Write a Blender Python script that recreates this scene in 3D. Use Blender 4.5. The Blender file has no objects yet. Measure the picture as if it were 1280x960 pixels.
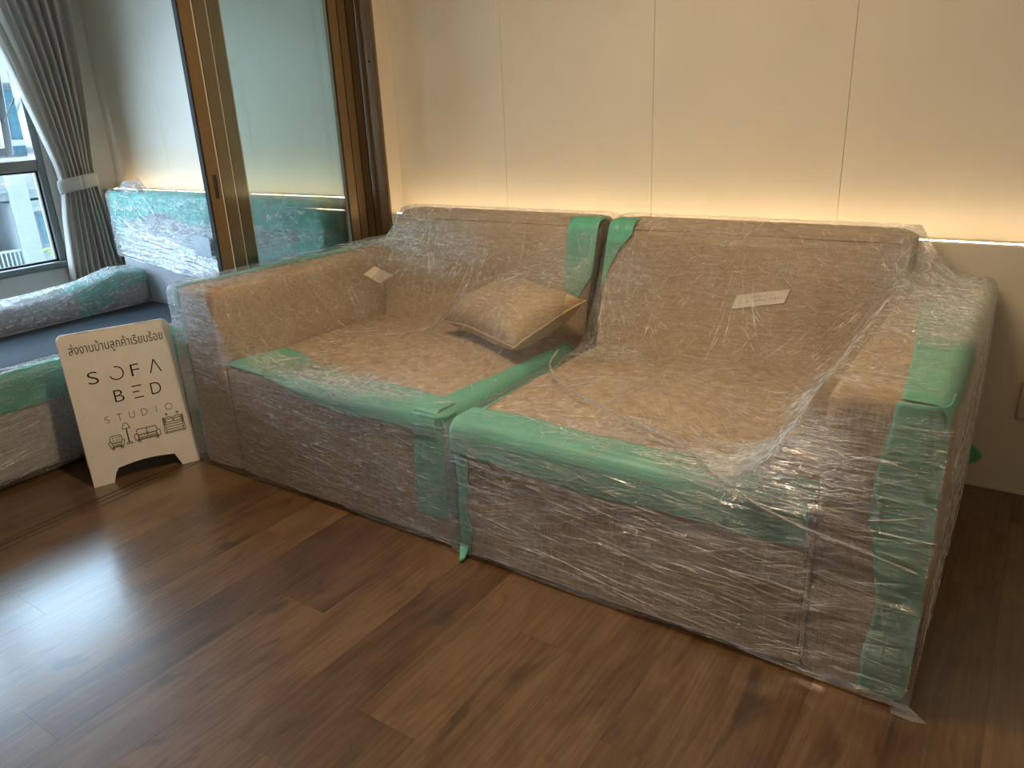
import bpy, bmesh, math, random
import numpy as np
from mathutils import Vector, Matrix
random.seed(7); rng = np.random.default_rng(7)
S = bpy.context.scene
COL = S.collection

# ------------------------------------------------------------------ camera
cam_d = bpy.data.cameras.new('camera'); cam = bpy.data.objects.new('camera', cam_d); COL.objects.link(cam)
cam.location = (0.9666, -2.782, 1.2862); cam.rotation_euler = (1.2201, 0.0429, 0.593)
cam_d.sensor_fit = 'HORIZONTAL'; cam_d.sensor_width = 36.0; cam_d.lens = 953.9 / 1280 * 36.0
cam_d.clip_start = 0.02; cam_d.clip_end = 300
S.camera = cam

# ------------------------------------------------------------------ world / light / exposure
W = bpy.data.worlds.new('sky'); S.world = W; W.use_nodes = True
wb = W.node_tree.nodes['Background']; wb.inputs[0].default_value = (0.56, 0.78, 1.0, 1); wb.inputs[1].default_value = 8.5
S.cycles.transparent_max_bounces = 64; S.cycles.max_bounces = 14; S.cycles.diffuse_bounces = 6
S.view_settings.view_transform = 'Standard'; S.view_settings.look = 'None'
S.view_settings.exposure = 1.0; S.view_settings.gamma = 1.0; S.view_settings.use_curve_mapping = False
LED_STRENGTH = 23.0
LED_COLOR = (1.0, 0.74, 0.43)
CEILING_WATT = 20.0

# ------------------------------------------------------------------ node helpers
def nmat(name):
    m = bpy.data.materials.new(name); m.use_nodes = True
    nt = m.node_tree; nt.nodes.clear()
    out = nt.nodes.new('ShaderNodeOutputMaterial')
    return m, nt, out
def N(nt, t, **kw):
    n = nt.nodes.new(t)
    for k, v in kw.items():
        if hasattr(n, k): setattr(n, k, v)
        else: n.inputs[k.replace('_', ' ')].default_value = v
    return n
def L(nt, a, b): nt.links.new(a, b)
def math_(nt, op, a, b=None, clamp=False):
    n = nt.nodes.new('ShaderNodeMath'); n.operation = op; n.use_clamp = clamp
    for i, v in enumerate((a, b)):
        if v is None: continue
        if isinstance(v, (int, float)): n.inputs[i].default_value = v
        else: L(nt, v, n.inputs[i])
    return n.outputs[0]
def coord(nt, scale=(1, 1, 1), rot=(0, 0, 0), kind='Object'):
    tc = nt.nodes.new('ShaderNodeTexCoord'); mp = nt.nodes.new('ShaderNodeMapping')
    mp.inputs['Scale'].default_value = scale; mp.inputs['Rotation'].default_value = rot
    L(nt, tc.outputs[kind], mp.inputs[0]); return mp.outputs[0]
def noise(nt, vec, scale=5, detail=4, rough=.55, dist=0.0):
    n = nt.nodes.new('ShaderNodeTexNoise'); L(nt, vec, n.inputs['Vector'])
    n.inputs['Scale'].default_value = scale; n.inputs['Detail'].default_value = detail
    n.inputs['Roughness'].default_value = rough; n.inputs['Distortion'].default_value = dist
    return n.outputs['Fac']
def ramp(nt, fac, stops):
    r = nt.nodes.new('ShaderNodeValToRGB'); L(nt, fac, r.inputs[0]); e = r.color_ramp.elements
    while len(e) < len(stops): e.new(0.5)
    for k, (p, c) in zip(e, stops):
        k.position = p; k.color = (c, c, c, 1) if isinstance(c, (int, float)) else (*c, 1)
    return r.outputs[0]
def bump(nt, h, strength=.3, dist=.01):
    b = nt.nodes.new('ShaderNodeBump'); b.inputs['Strength'].default_value = strength
    b.inputs['Distance'].default_value = dist; L(nt, h, b.inputs['Height']); return b.outputs[0]
def schlick(nt, f0=.04, nrm=None):
    g = nt.nodes.new('ShaderNodeNewGeometry'); d = nt.nodes.new('ShaderNodeVectorMath'); d.operation = 'DOT_PRODUCT'
    L(nt, g.outputs['Normal'], d.inputs[0]); L(nt, g.outputs['Incoming'], d.inputs[1])
    c = math_(nt, 'SUBTRACT', 1.0, math_(nt, 'ABSOLUTE', d.outputs['Value']), True)
    return math_(nt, 'ADD', f0, math_(nt, 'MULTIPLY', math_(nt, 'POWER', c, 5.0), 1 - f0))
def prin(nt, out, **kw):
    p = nt.nodes.new('ShaderNodeBsdfPrincipled')
    for k, v in kw.items(): p.inputs[k.replace('_', ' ')].default_value = v
    L(nt, p.outputs[0], out.inputs[0]); return p
def simple(name, col, rough=.6, metal=0.0, nscale=30, var=.08, bmp=.05, spec=.5):
    m, nt, out = nmat(name); p = prin(nt, out, Roughness=rough, Metallic=metal); p.inputs['Specular IOR Level'].default_value = spec
    n = noise(nt, coord(nt), nscale, 5)
    lo = tuple(c * (1 - var) for c in col); hi = tuple(min(1, c * (1 + var)) for c in col)
    L(nt, ramp(nt, n, [(.3, lo), (.7, hi)]), p.inputs['Base Color'])
    if bmp: L(nt, bump(nt, n, bmp, .004), p.inputs['Normal'])
    return m

M = {}
M['wall'] = simple('wall_paint', (.68, .615, .51), .45, nscale=3, var=.03, bmp=0)
M['ceiling'] = simple('ceiling_paint', (.78, .74, .68), .7, nscale=5, var=.02, bmp=0)
M['plain_wall'] = simple('plain_wall_paint', (.55, .56, .54), .7, nscale=5, var=.03, bmp=0)
M['sky_blocker'] = simple('dark_sky_blocker', (.13, .115, .10), .9, nscale=2, var=.1)  # dark, so the added shading slab bounces little light onto the facade
M['ground'] = simple('concrete_ground', (.30, .30, .29), .9, nscale=2, var=.15)
M['bronze'] = simple('bronze_aluminium', (.19, .125, .06), .42, metal=.35, nscale=50, var=.06, bmp=0)
M['seal'] = simple('black_rubber_seal', (.012, .01, .01), .6)
M['brush'] = simple('pale_brush_seal', (.62, .58, .50), .8)
M['grey_frame'] = simple('grey_window_aluminium', (.16, .17, .165), .35, metal=.4, nscale=40, var=.05, bmp=0)
M['white_print'] = simple('white_painted_board', (.68, .64, .59), .5, nscale=12, var=.05, bmp=.02)
M['board_edge'] = simple('chipped_board_edge', (.52, .46, .40), .8, nscale=60, var=.35, bmp=.2)
M['ink'] = simple('black_print', (.012, .010, .010), .6, bmp=0)
M['ink_grey'] = simple('faded_grey_print', (.33, .28, .22), .7, bmp=0)
M['paper'] = simple('cream_paper', (.74, .67, .54), .8, nscale=40, var=.04)
M['socket'] = simple('cream_plastic', (.55, .48, .36), .45, bmp=0)
M['dark'] = simple('dark_plastic', (.03, .028, .025), .6, bmp=0)
M['dark_cloth'] = simple('dark_blue_grey_cloth', (.020, .030, .044), .85, nscale=160, var=.2, bmp=.2)
M['bed_fabric'] = simple('pale_grey_bed_fabric', (.46, .46, .48), .85, nscale=150, var=.08, bmp=.15)
M['tape'] = simple('grey_packing_tape', (.42, .46, .52), .35, nscale=30, var=.1)
M['facade'] = simple('white_facade', (.44, .47, .50), .8, nscale=2, var=.04)
M['facade_frame'] = simple('grey_window_frame', (.24, .29, .34), .8, nscale=2, var=.06)
M['facade_glass'] = simple('teal_window_curtain', (.10, .24, .32), .3, nscale=6, var=.2, bmp=0)
M['rail_white'] = simple('white_railing', (.62, .66, .68), .6)
M['palm'] = simple('palm_leaf', (.30, .60, .06), .5, nscale=8, var=.3)
M['lamp_body'] = simple('white_lamp_body', (.8, .78, .74), .5)

def glass_mat(name, tint, refl=.08):
    m, nt, out = nmat(name)
    t = N(nt, 'ShaderNodeBsdfTransparent'); t.inputs[0].default_value = (*tint, 1)
    g = N(nt, 'ShaderNodeBsdfGlossy'); g.inputs['Roughness'].default_value = .015; g.inputs[0].default_value = (1, 1, 1, 1)
    f = schlick(nt, refl)
    mx = N(nt, 'ShaderNodeMixShader'); L(nt, f, mx.inputs[0]); L(nt, t.outputs[0], mx.inputs[1]); L(nt, g.outputs[0], mx.inputs[2])
    L(nt, mx.outputs[0], out.inputs[0]); return m
M['glass'] = glass_mat('clear_window_glass', (.97, .985, .98), .05)
M['glass_door'] = glass_mat('green_tinted_door_glass', (.89, .915, .90), .045)

def emit_mat(name, col, s):
    m, nt, out = nmat(name); e = N(nt, 'ShaderNodeEmission'); e.inputs[0].default_value = (*col, 1); e.inputs[1].default_value = s
    L(nt, e.outputs[0], out.inputs[0]); return m
M['led'] = emit_mat('warm_led_strip', LED_COLOR, LED_STRENGTH)

def plank_mat():
    m, nt, out = nmat('oak_laminate_plank'); p = prin(nt, out, Roughness=.33); p.inputs['Specular IOR Level'].default_value = .5; p.inputs['Coat Weight'].default_value = .8; p.inputs['Coat Roughness'].default_value = .2
    oi = nt.nodes.new('ShaderNodeObjectInfo'); tc = nt.nodes.new('ShaderNodeTexCoord')
    add = nt.nodes.new('ShaderNodeVectorMath'); add.operation = 'MULTIPLY_ADD'
    cb = nt.nodes.new('ShaderNodeCombineXYZ'); r = oi.outputs['Random']
    L(nt, math_(nt, 'MULTIPLY', r, 37.0), cb.inputs[0]); L(nt, math_(nt, 'MULTIPLY', r, 91.0), cb.inputs[1]); L(nt, math_(nt, 'MULTIPLY', r, 13.0), cb.inputs[2])
    va = nt.nodes.new('ShaderNodeVectorMath'); va.operation = 'ADD'; L(nt, tc.outputs['Object'], va.inputs[0]); L(nt, cb.outputs[0], va.inputs[1])
    def mp(s):
        q = nt.nodes.new('ShaderNodeMapping'); q.inputs['Scale'].default_value = s; L(nt, va.outputs[0], q.inputs[0]); return q.outputs[0]
    fine = noise(nt, mp((70, 2.2, 1)), 2.2, 6, .65, .3)
    cath = nt.nodes.new('ShaderNodeTexWave'); cath.wave_type = 'BANDS'; cath.bands_direction = 'X'
    L(nt, mp((1, .12, 1)), cath.inputs['Vector']); cath.inputs['Scale'].default_value = 14; cath.inputs['Distortion'].default_value = 9
    cath.inputs['Detail'].default_value = 3; cath.inputs['Detail Scale'].default_value = 1.2
    blot = noise(nt, mp((7, 1.8, 1)), 1.5, 6, .62, .8)
    knot = ramp(nt, noise(nt, mp((9, 3.2, 1)), 1.3, 2, .5, .9), [(.61, 0), (.72, 1)])
    a = math_(nt, 'ADD', math_(nt, 'MULTIPLY', fine, .42), math_(nt, 'MULTIPLY', cath.outputs['Fac'], .06))
    a = math_(nt, 'ADD', a, math_(nt, 'MULTIPLY', blot, .74))
    a = math_(nt, 'ADD', a, math_(nt, 'MULTIPLY', math_(nt, 'SUBTRACT', r, .5), .16))
    c = ramp(nt, a, [(.36, (.036, .016, .005)), (.55, (.090, .044, .016)), (.74, (.150, .082, .034))])
    mx = nt.nodes.new('ShaderNodeMix'); mx.data_type = 'RGBA'; L(nt, math_(nt, 'MULTIPLY', knot, .75), mx.inputs[0]); L(nt, c, mx.inputs[6])
    mx.inputs[7].default_value = (.030, .013, .005, 1)
    L(nt, mx.outputs[2], p.inputs['Base Color'])
    L(nt, math_(nt, 'ADD', .30, math_(nt, 'MULTIPLY', blot, .16)), p.inputs['Roughness'])
    L(nt, bump(nt, fine, .12, .002), p.inputs['Normal'])
    return m
M['plank'] = plank_mat()

def fabric_mat():
    m, nt, out = nmat('beige_linen_fabric'); p = prin(nt, out, Roughness=.9); p.inputs['Specular IOR Level'].default_value = .2
    h = noise(nt, coord(nt, (30, 30, 420)), 1.0, 3, .6, .2)
    v = noise(nt, coord(nt, (420, 420, 30)), 1.0, 3, .6, .2)
    b = noise(nt, coord(nt), 5, 3)
    t = math_(nt, 'ADD', math_(nt, 'MULTIPLY', h, .5), math_(nt, 'MULTIPLY', v, .5))
    t2 = math_(nt, 'ADD', t, math_(nt, 'MULTIPLY', math_(nt, 'SUBTRACT', b, .5), .15))
    L(nt, ramp(nt, t2, [(.34, (.24, .165, .10)), (.5, (.42, .31, .20)), (.66, (.56, .44, .305))]), p.inputs['Base Color'])
    L(nt, bump(nt, t, .35, .002), p.inputs['Normal'])
    return m
M['fabric'] = fabric_mat()

def foam_mat(name, col):
    m, nt, out = nmat(name)
    d = N(nt, 'ShaderNodeBsdfDiffuse'); tr = N(nt, 'ShaderNodeBsdfTranslucent'); g = N(nt, 'ShaderNodeBsdfGlossy'); g.inputs['Roughness'].default_value = .45
    n = noise(nt, coord(nt), 7, 4); c = ramp(nt, n, [(.3, tuple(k * .88 for k in col)), (.7, col)])
    fine = noise(nt, coord(nt), 140, 4)
    for s in (d, tr): L(nt, c, s.inputs[0])
    L(nt, bump(nt, fine, .12, .002), d.inputs['Normal'])
    a = N(nt, 'ShaderNodeMixShader'); a.inputs[0].default_value = .3; L(nt, d.outputs[0], a.inputs[1]); L(nt, tr.outputs[0], a.inputs[2])
    b = N(nt, 'ShaderNodeMixShader'); b.inputs[0].default_value = .06; L(nt, a.outputs[0], b.inputs[1]); L(nt, g.outputs[0], b.inputs[2])
    L(nt, b.outputs[0], out.inputs[0]); return m
M['foam'] = foam_mat('mint_green_foam', (.17, .60, .43))
M['foam_bed'] = foam_mat('turquoise_foam', (.10, .68, .56))

def film_mat(name, gloss=.13, haze=.16, rough=.12, stretch=9.0, bstr=1.0, tint=(.97, .97, .97)):
    """clear stretch film: mostly transparent, glossy creases, whiter where layers bunch (mesh attribute 'layers')"""
    m, nt, out = nmat(name)
    warp = nt.nodes.new('ShaderNodeTexCoord').outputs['Object']
    def streak(rot, sc, dist=.8):
        return noise(nt, coord(nt, (1.2, stretch, stretch), rot), sc, 5, .62, dist)
    s1 = streak((0.2, 0.1, 0.35), 7.0); s2 = streak((.5, .9, -.6), 8.0); s3 = streak((0.05, -.12, 0.02), 9.0)
    lo = noise(nt, coord(nt), 2.6, 2); lo2 = noise(nt, coord(nt, (1, 1, 1), (1, 2, 3)), 3.1, 2)
    def mixv(f, a, b):
        n = nt.nodes.new('ShaderNodeMix'); n.data_type = 'FLOAT'; L(nt, f, n.inputs[0]); L(nt, a, n.inputs[2]); L(nt, b, n.inputs[3]); return n.outputs[0]
    k1 = ramp(nt, lo, [(.45, 0), (.55, 1)]); k2 = ramp(nt, lo2, [(.47, 0), (.57, 1)])
    h = mixv(k2, mixv(k1, s1, s2), s3)
    fine = noise(nt, coord(nt), 55, 5, .6, 1.2)
    hh = math_(nt, 'ADD', h, math_(nt, 'MULTIPLY', fine, .30))
    nrm = bump(nt, hh, bstr, .02)
    ridge = ramp(nt, h, [(.47, 0), (.60, .45), (.72, 1)])
    att = nt.nodes.new('ShaderNodeAttribute'); att.attribute_name = 'layers'; lay = att.outputs['Fac']
    t = N(nt, 'ShaderNodeBsdfTransparent'); t.inputs[0].default_value = (*tint, 1)
    g = N(nt, 'ShaderNodeBsdfGlossy'); g.inputs['Roughness'].default_value = rough; L(nt, nrm, g.inputs['Normal'])
    fr = schlick(nt)
    fg = math_(nt, 'MULTIPLY', math_(nt, 'ADD', math_(nt, 'ADD', gloss, math_(nt, 'MULTIPLY', ridge, .22)), math_(nt, 'MULTIPLY', fr, .5)), lay, True)
    m1 = N(nt, 'ShaderNodeMixShader'); L(nt, fg, m1.inputs[0]); L(nt, t.outputs[0], m1.inputs[1]); L(nt, g.outputs[0], m1.inputs[2])
    d = N(nt, 'ShaderNodeBsdfDiffuse'); d.inputs[0].default_value = (.80, .80, .80, 1); L(nt, nrm, d.inputs['Normal'])
    tl = N(nt, 'ShaderNodeBsdfTranslucent'); tl.inputs[0].default_value = (.80, .80, .80, 1)
    dd = N(nt, 'ShaderNodeMixShader'); dd.inputs[0].default_value = .3; L(nt, d.outputs[0], dd.inputs[1]); L(nt, tl.outputs[0], dd.inputs[2])
    fh = math_(nt, 'MULTIPLY', math_(nt, 'ADD', .05, math_(nt, 'MULTIPLY', ridge, haze)), lay, True)
    m2 = N(nt, 'ShaderNodeMixShader'); L(nt, fh, m2.inputs[0]); L(nt, m1.outputs[0], m2.inputs[1]); L(nt, dd.outputs[0], m2.inputs[2])
    L(nt, m2.outputs[0], out.inputs[0]); return m
M['film'] = film_mat('clear_stretch_film')
M['film_bed'] = film_mat('crumpled_stretch_film', gloss=.16, haze=.30, rough=.2, stretch=12, bstr=1.0)
def crease_mat():
    m, nt, out = nmat('film_crease'); t = N(nt, 'ShaderNodeBsdfTransparent'); g = N(nt, 'ShaderNodeBsdfGlossy'); g.inputs['Roughness'].default_value = .28
    g.inputs[0].default_value = (.95, .95, .95, 1); d = N(nt, 'ShaderNodeBsdfDiffuse'); d.inputs[0].default_value = (.85, .85, .85, 1)
    a = N(nt, 'ShaderNodeMixShader'); a.inputs[0].default_value = .35; L(nt, g.outputs[0], a.inputs[1]); L(nt, d.outputs[0], a.inputs[2])
    b = N(nt, 'ShaderNodeMixShader'); L(nt, ramp(nt, noise(nt, coord(nt), 40, 3), [(.35, .15), (.65, .85)]), b.inputs[0]); L(nt, t.outputs[0], b.inputs[1]); L(nt, a.outputs[0], b.inputs[2])
    L(nt, b.outputs[0], out.inputs[0]); return m
M['crease'] = crease_mat()
M['film_rope'] = simple('twisted_clear_film', (.62, .58, .50), .3, nscale=90, var=.3, bmp=.5)

def curtain_mat():
    m, nt, out = nmat('grey_curtain_cloth')
    c = ramp(nt, noise(nt, coord(nt, (200, 200, 200)), 1, 3), [(.3, (.62, .595, .56)), (.7, (.72, .695, .65))])
    d = N(nt, 'ShaderNodeBsdfDiffuse'); tr = N(nt, 'ShaderNodeBsdfTranslucent'); L(nt, c, d.inputs[0]); L(nt, c, tr.inputs[0])
    a = N(nt, 'ShaderNodeMixShader'); a.inputs[0].default_value = .40; L(nt, d.outputs[0], a.inputs[1]); L(nt, tr.outputs[0], a.inputs[2])
    L(nt, a.outputs[0], out.inputs[0]); return m
M['curtain'] = curtain_mat()

# ------------------------------------------------------------------ object helpers
def tag(o, label=None, cat=None, group=None, kind=None):
    if label: o['label'] = label
    if cat: o['category'] = cat
    if group: o['group'] = group
    if kind: o['kind'] = kind
    return o
def thing(name, loc, label, cat, rotz=0, group=None):
    o = bpy.data.objects.new(name, None); COL.objects.link(o); o.location = loc; o.rotation_euler = (0, 0, rotz)
    o.empty_display_size = .05
    return tag(o, label, cat, group)
def obj(name, data, mat, parent=None, smooth=False, local=False):
    """data = (verts, faces) in world space (made relative to the parent's location) or a mesh"""
    if isinstance(data, tuple):
        v, f = data
        v = np.asarray(v, float).reshape(-1, 3)
        if parent is not None and not local:
            q = parent; off = np.zeros(3)
            while q is not None: off += np.array(q.location); q = q.parent
            v = v - off
        me = bpy.data.meshes.new(name); me.from_pydata(v.tolist(), [], [list(map(int, k)) for k in f]); me.update()
    else: me = data
    if mat is not None and not me.materials: me.materials.append(M[mat] if isinstance(mat, str) else mat)
    if smooth: me.polygons.foreach_set('use_smooth', [True] * len(me.polygons))
    o = bpy.data.objects.new(name, me); COL.objects.link(o); o.parent = parent
    return o
def struct(name, data, mat, parent=None, smooth=False):
    o = obj(name, data, mat, parent, smooth); 
    if parent is None: o['kind'] = 'structure'
    return o
def root_struct(name, loc=(0, 0, 0)):
    o = bpy.data.objects.new(name, None); COL.objects.link(o); o.location = loc; o['kind'] = 'structure'; o.empty_display_size = .05; return o
def join(*ds):
    V, F, n = [], [], 0
    for v, f in ds:
        v = np.asarray(v, float).reshape(-1, 3); V.append(v); F += [[i + n for i in k] for k in f]; n += len(v)
    return np.concatenate(V), F
def box(x0, x1, y0, y1, z0, z1, b=0.0, seg=2):
    bm = bmesh.new(); bmesh.ops.create_cube(bm, size=1)
    for v in bm.verts: v.co = Vector(((x0 + x1) / 2 + v.co.x * (x1 - x0), (y0 + y1) / 2 + v.co.y * (y1 - y0), (z0 + z1) / 2 + v.co.z * (z1 - z0)))
    if b: bmesh.ops.bevel(bm, geom=bm.edges[:], offset=b, segments=seg, affect='EDGES', profile=.5)
    bm.verts.ensure_lookup_table(); bm.verts.index_update()
    d = (np.array([v.co[:] for v in bm.verts]), [[v.index for v in f.verts] for f in bm.faces]); bm.free(); return d
def rbox(x0, x1, y0, y1, z0, z1, r, n=(20, 20, 12), disp=None, flat=False):
    """dense box with rounded edges, optional displacement function of (points, normals)"""
    lo = np.array([x0, y0, z0]); hi = np.array([x1, y1, z1]); V, F, idx = [], [], {}
    def vid(p):
        k = tuple(np.round(p, 6))
        if k not in idx: idx[k] = len(V); V.append(p)
        return idx[k]
    def lin(a, m):
        t = np.linspace(0, 1, m + 1); e = r / (hi[a] - lo[a]) * .5
        t = np.concatenate([[0, .25 * e, .5 * e, .8 * e], np.linspace(e * 1.2, 1 - e * 1.2, m + 1), [1 - .8 * e, 1 - .5 * e, 1 - .25 * e, 1]]) * 1.0
        return t
    for a in range(3):
        b, c = (a + 1) % 3, (a + 2) % 3; tb, tc_ = lin(b, n[b]), lin(c, n[c])
        for side in (0, 1):
            for i in range(len(tb) - 1):
                for j in range(len(tc_) - 1):
                    q = []
                    for (u, w) in ((tb[i], tc_[j]), (tb[i + 1], tc_[j]), (tb[i + 1], tc_[j + 1]), (tb[i], tc_[j + 1])):
                        p = np.zeros(3); p[a] = side; p[b] = u; p[c] = w; q.append(vid(p))
                    F.append(q if side else q[::-1])
    P = lo + np.array(V) * (hi - lo)
    ci = np.clip(P, lo + np.array([r, r, 0 if flat else r]), hi - r); d = P - ci; ln = np.linalg.norm(d, axis=1, keepdims=True); nr = d / np.maximum(ln, 1e-9)
    P = ci + nr * r
    if disp is not None: P = P + nr * disp(P, nr)[:, None]
    return P, F
def grid_faces(nu, nv):
    i, j = np.meshgrid(np.arange(nu - 1), np.arange(nv - 1), indexing='ij'); a = (i * nv + j).ravel()
    return np.stack([a, a + nv, a + nv + 1, a + 1], 1).tolist()
def tube(pts, rad, n=8, cap=True):
    pts = [Vector(p) for p in pts]; V, F = [], []; k = len(pts); up = Vector((0, 0, 1)); prev = None
    for i, p in enumerate(pts):
        d = (pts[min(i + 1, k - 1)] - pts[max(i - 1, 0)]).normalized()
        a = d.cross(up) if abs(d.dot(up)) < .95 else d.cross(Vector((1, 0, 0))); a.normalize()
        if prev is not None and a.dot(prev) < 0: a = -a
        prev = a; b = d.cross(a); r = rad(i / (k - 1)) if callable(rad) else rad
        for t in range(n): th = 2 * math.pi * t / n; V.append(tuple(p + r * (math.cos(th) * a + math.sin(th) * b)))
    for i in range(k - 1):
        for t in range(n): F.append([i * n + t, i * n + (t + 1) % n, (i + 1) * n + (t + 1) % n, (i + 1) * n + t])
    if cap: F.append(list(range(n))[::-1]); F.append([(k - 1) * n + t for t in range(n)])
    return V, F
def prism(poly, origin, eu, ev, en, t):
    """extruded polygon: poly in (u, v), thickness t along en"""
    o, eu, ev, en = map(lambda q: np.array(q, float), (origin, eu, ev, en)); n = len(poly)
    A = [o + u * eu + v * ev for u, v in poly]; B = [p + en * t for p in A]
    return A + B, [list(range(n))[::-1], list(range(n, 2 * n))] + [[i, (i + 1) % n, n + (i + 1) % n, n + i] for i in range(n)]
def wrinkle(P, seed, amp, k=40, n=7, aniso=None):
    """ridged pseudo-noise in metres for points P"""
    g = np.random.default_rng(seed); out = np.zeros(len(P))
    for i in range(n):
        d = g.normal(size=3); d /= np.linalg.norm(d); d2 = g.normal(size=3); d2 /= np.linalg.norm(d2)
        kk = k * g.uniform(.5, 1.8); ph = g.uniform(0, 6.28)
        s = np.sin(P @ d * kk + ph + 1.8 * np.sin(P @ d2 * kk * .33 + ph * 2) + .9 * np.sin(P @ np.roll(d2, 1) * kk * .71))
        out += (1 - np.abs(s)) ** 2 * g.uniform(.5, 1)
    return amp * (out / n * 2 - .6)
def set_layers(o, vals):
    a = o.data.attributes.new('layers', 'FLOAT', 'POINT'); a.data.foreach_set('value', np.asarray(vals, np.float32))
def solid(o, t, off=0):
    m = o.modifiers.new('thickness', 'SOLIDIFY'); m.thickness = t; m.offset = off

# ------------------------------------------------------------------ room shell
ZC = 2.45; XL, XR, YF = -4.2, 1.95, -4.3; UP = 0.10; HL = .814; HB = .878; XD = -1.64
fl = struct('floor', box(XL - .15, XR + .1, YF - .1, UP + .1, -.12, -.012), 'dark')
PW, PL = .17, 1.22
plank_cache = {}
def plank(x0, x1, y0, y1):
    k = (round(x1 - x0, 4), round(y1 - y0, 4))
    if k not in plank_cache:
        w, l = k; d = box(-w / 2 + .0002, w / 2 - .0002, -l / 2 + .0002, l / 2 - .0002, -.011, 0)
        me = bpy.data.meshes.new('plank'); me.from_pydata(d[0].tolist(), [], d[1]); me.materials.append(M['plank']); plank_cache[k] = me
    o = bpy.data.objects.new('plank', plank_cache[k]); COL.objects.link(o); o.parent = fl; o.location = ((x0 + x1) / 2, (y0 + y1) / 2, 0)
def plank_field(xa, xb, anchor, cut=0.0):
    i0 = math.floor((xa - anchor) / PW); x = anchor + i0 * PW; r = random.Random(3)
    while x < xb - .004:
        a, b = max(x, xa), min(x + PW, xb); y = YF + [0, .42, .80, .21, .63, 1.02][int(round((x - anchor) / PW)) % 6] - PL
        if b - a > .01:
            while y < UP - .001:
                c, d = max(y, YF), min(y + PL, UP - .06)
                if d - c > .02: plank(a, b, c, d)
                y += PL
        x += PW
plank_field(-1.655, XR, -.146)
plank_field(XL, -1.745, -1.745)
tr = root_struct('trim_1')
for (xa, xb) in ((-1.745, -1.7195), (-1.7165, -1.7135), (-1.7105, -1.6895), (-1.6865, -1.6835), (-1.6805, -1.655)):
    obj('track_board', box(xa, xb, YF, 0, -.011, .0012), 'plank', tr)
struct('ceiling', box(XL - .15, XR + .1, YF - .1, UP + .1, ZC, ZC + .1), 'ceiling')
struct('wall_right', box(XR, XR + .1, YF - .1, UP + .1, -.01, ZC), 'wall')
struct('wall_front', box(XL - .15, XR, YF - .1, YF, -.01, ZC), 'plain_wall')

# back wall: lower panel to the ledge, upper boards set back behind the light ledge
wbk = root_struct('wall_back')
obj('wall_backing', box(XL - .15, XR, UP + .012, UP + .1, -.01, ZC), 'dark', wbk)
seams = [-1.6425, -1.020, -.325, .380, 1.085, 1.790, XR]
for a, b in zip(seams[:-1], seams[1:]):
    obj('wall_panel', box(a + .0007, b - .0007, UP, UP + .011, HL - .02, ZC - .001), 'wall', wbk)
low = [XD, -.30, 1.30, XR]
for a, b in zip(low[:-1], low[1:]):
    obj('lower_panel', box(a + .001, b - .001, 0, UP + .011, .012, HL, .001, 1), 'wall', wbk)
bs = [XL, -3.565, -2.735, -1.905]
for a, b in zip(bs[:-1], bs[1:]):
    obj('wall_panel', box(a + .0007, b - .0007, UP, UP + .011, HB - .02, ZC - .001), 'wall', wbk)
obj('lower_panel', box(XL, -1.906, 0, UP + .011, .0, HB, .001, 1), 'wall', wbk)
struct('baseboard_back', box(XD, XR, -.004, UP, 0, .0115, .001, 1), 'wall')
def led(x0, x1, z, label):
    t = thing('led_strip', ((x0 + x1) / 2, .03, z), label, 'light strip')
    obj('channel', box(x0, x1, .006, .026, z, z + .004), 'lamp_body', t)
    obj('diffuser', box(x0 + .002, x1 - .002, .009, .0125, z + .004, z + .0065), 'led', t)
led(-1.61, XR - .02, HL, 'warm LED strip glowing along wall ledge behind the beige sofa')
led(XL + .12, -1.93, HB, 'warm LED strip glowing along wall ledge above the wrapped headboard')

# door jamb between bedroom and living room
tj = root_struct('trim_2')
obj('jamb', box(-1.712, -1.652, .0, UP + .011, 0, ZC - .001, .002, 1), 'bronze', tj)
obj('jamb_edge', box(-1.652, -1.644, -.004, .008, 0, ZC - .001, .001, 1), 'bronze', tj)
obj('wall_return', box(-1.652, -1.642, .008, UP, HL, ZC - .001), 'wall', tj)
obj('jamb_back', box(-1.905, -1.712, .055, UP + .011, 0, ZC - .001), 'bronze', tj)
for z in (.72, 1.50): obj('screw_cap', tube([(-1.685, .001, z), (-1.685, -.003, z)], .006, 12), 'dark', tj)

# three stacked sliding glass doors
for k in range(3):
    x = -1.735 - .036 * k; ya = -.918 + .088 * k; yb = -.135 + .088 * k
    d = root_struct('door_%d' % (k + 1), (x, (ya + yb) / 2, 0))
    w = .058
    obj('stile', box(x - .014, x + .014, ya, ya + w, .006, ZC - .03, .003, 1), 'bronze', d)
    obj('stile', box(x - .014, x + .014, yb - w, yb, .006, ZC - .03, .003, 1), 'bronze', d)
    obj('rail', box(x - .0135, x + .0135, ya + w, yb - w, .006, .085, .002, 1), 'bronze', d)
    obj('rail', box(x - .0135, x + .0135, ya + w, yb - w, ZC - .10, ZC - .03, .002, 1), 'bronze', d)
    obj('pane', box(x - .003, x + .003, ya + w, yb - w, .085, ZC - .10), 'glass_door', d)
    obj('edge_seal', box(x - .010, x + .012, ya - .008, ya, .006, ZC - .03), 'seal', d)
    obj('edge_seal', box(x + .014, x + .0155, yb - w - .006, yb - w + .004, .006, ZC - .03), 'seal', d)
    obj('edge_seal', box(x - .010, x + .012, yb, yb + .005, .006, ZC - .03), 'seal', d)
    obj('brush_strip', box(x + .014, x + .0155, ya + w - .006, ya + w - .002, .006, ZC - .03), 'brush', d)
    if k == 0:
        obj('handle', box(x + .014, x + .0155, ya + .022, ya + .036, .99, 1.08, .003, 2), 'dark', d)

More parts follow.
